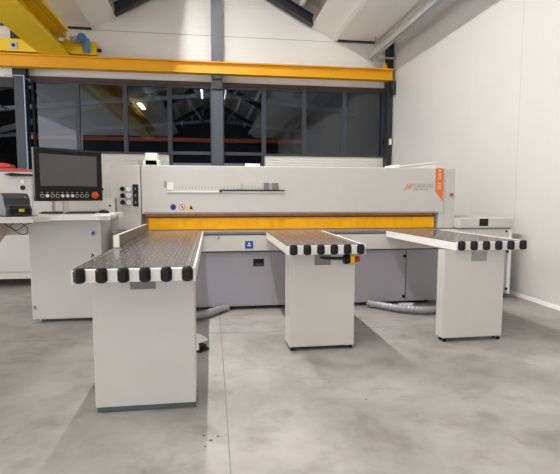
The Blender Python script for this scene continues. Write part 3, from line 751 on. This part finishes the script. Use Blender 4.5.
# ================================================================ MACHINE BEHIND AT THE LEFT
lm = thing('white_machine', 'low white machine behind the control console at the left edge', 'machine', (-3.4, 7.8, 0))
bm = new(); box(bm, -5.6, -2.35, 7.40, 8.40, .22, 1.705); lb = obj('body', bm, m_white, lm, bevel=.01)
bm = new(); box(bm, -3.25, -2.5, 7.42, 8.2, .12, .22); obj('lower_tray', bm, m_white2, lm, bevel=.004)
for x in (-5.2, -2.6): boxes('foot', m_dark, lm, (x - .08, x + .08, 7.6, 7.8, 0, .22))
bm = new(); cyl(bm, (-2.745, 7.385, 1.475), (-2.745, 7.40, 1.475), .035, 14); obj('knob', bm, m_black, lb)
bm = new(); cyl(bm, (-2.745, 7.39, 1.565), (-2.745, 7.40, 1.565), .030, 14); obj('cap', bm, m_bright, lb)
bm = new(); box(bm, -2.622, -2.614, 7.396, 7.402, 1.0, 1.62); obj('panel_seam', bm, m_letter, lb)
bm = new(); prism(bm, [(-4.2, 7.45, 1.705), (-2.45, 7.45, 1.705), (-2.45, 7.45, 1.735), (-3.00, 7.45, 1.765), (-3.20, 7.45, 1.775), (-4.2, 7.45, 1.775)], (0, .25, 0))
tag(obj('red_beam', bm, m_dullred, bevel=.005), 'dull red bar lying on the white machine at the left', 'bar')
bm = new(); prism(bm, [(-3.75, 7.48, 1.777), (-2.93, 7.48, 1.768), (-2.93, 7.48, 1.815), (-3.02, 7.48, 1.840), (-3.75, 7.48, 1.840)], (0, .18, 0))
tag(obj('red_case', bm, m_red, bevel=.012), 'bright red case on top of the red bar', 'case')
bm = new(); prism(bm, [(-2.98, 7.33, 1.665), (-2.88, 7.33, 1.640), (-2.45, 7.33, 1.645), (-2.45, 7.33, 1.672), (-2.72, 7.33, 1.675), (-2.87, 7.33, 1.69)], (0, .066, 0))
tag(obj('hand_tool', bm, m_black, bevel=.006), 'long black hand tool in front of the red bar', 'tool')

# ================================================================ FLOOR ITEMS
bm = new(); tube(bm, [(-.45, 4.92, .05), (-.28, 5.02, .05), (-.12, 5.16, .055), (.02, 5.32, .055), (.10, 5.44, .05), (.17, 5.50, .045)], .042, 12, .05)
tag(obj('extraction_hose', bm, m_hose), 'grey ribbed hose on the floor behind the nearest table leg', 'hose', 'hoses on the floor')
bm = new(); tube(bm, [(1.90, 5.49, .045), (2.02, 5.34, .05), (2.14, 5.18, .055), (2.32, 5.06, .055), (2.52, 5.04, .055), (2.72, 5.16, .055), (2.82, 5.36, .05)], .042, 12, .05)
tag(obj('extraction_hose', bm, m_hose), 'grey ribbed hose curving out behind the right table leg', 'hose', 'hoses on the floor')
bm = new(); prism(bm, [(2.28, 5.42, .002), (2.42, 5.36, .002), (2.50, 5.50, .002), (2.30, 5.52, .002)], (0, 0, .03))
tag(obj('floor_wedge', bm, m_white2, bevel=.003), 'small beige wedge on the floor behind the right hose', 'wedge')
FPZ = 0.85
fp = thing('foot_pedal', 'white and black foot pedal on the floor right of the nearest table leg', 'foot pedal', (-.09, 4.17, 0))
px0, px1, py0, py1 = -.20, -.075, 4.11, 4.31
bm = new(); box(bm, px0, px1, py0, py1, 0, .022); obj('base_plate', bm, m_black, fp, bevel=.006)
bm = new()
prof = [(py0 + .02, .022), (py0 + .015, .07), (py0 + .05, .115), (py0 + .12, .135), (py1, .13), (py1, .022)]
prism(bm, [(px0, y, z) for y, z in prof], (.014, 0, 0))
prof2 = [(py0 + .012, .10), (py0 + .05, .125), (py0 + .12, .143), (py1, .138), (py1, .124), (py0 + .12, .129), (py0 + .055, .111), (py0 + .02, .088)]
prism(bm, [(px0, y, z) for y, z in prof2], (px1 - px0, 0, 0)); box(bm, px0, px1, py1 - .012, py1, .022, .135)
prism(bm, [(px1 - .014, y, z) for y, z in [(py0 + .10, .13), (py1, .13), (py1, .022), (py0 + .15, .05)]], (.014, 0, 0))
obj('hood', bm, m_bright, fp, 'white protective hood', bevel=.006)
bm = new(); prism(bm, [(px0 + .02, py0 + .03, .022), (px0 + .02, py0 + .03, .045), (px0 + .02, py1 - .03, .085), (px0 + .02, py1 - .03, .022)], (.10, 0, 0)); obj('treadle', bm, m_black, fp, bevel=.006)
fp.rotation_euler.z = FPZ
fp.scale = (1, 1, 0.88)
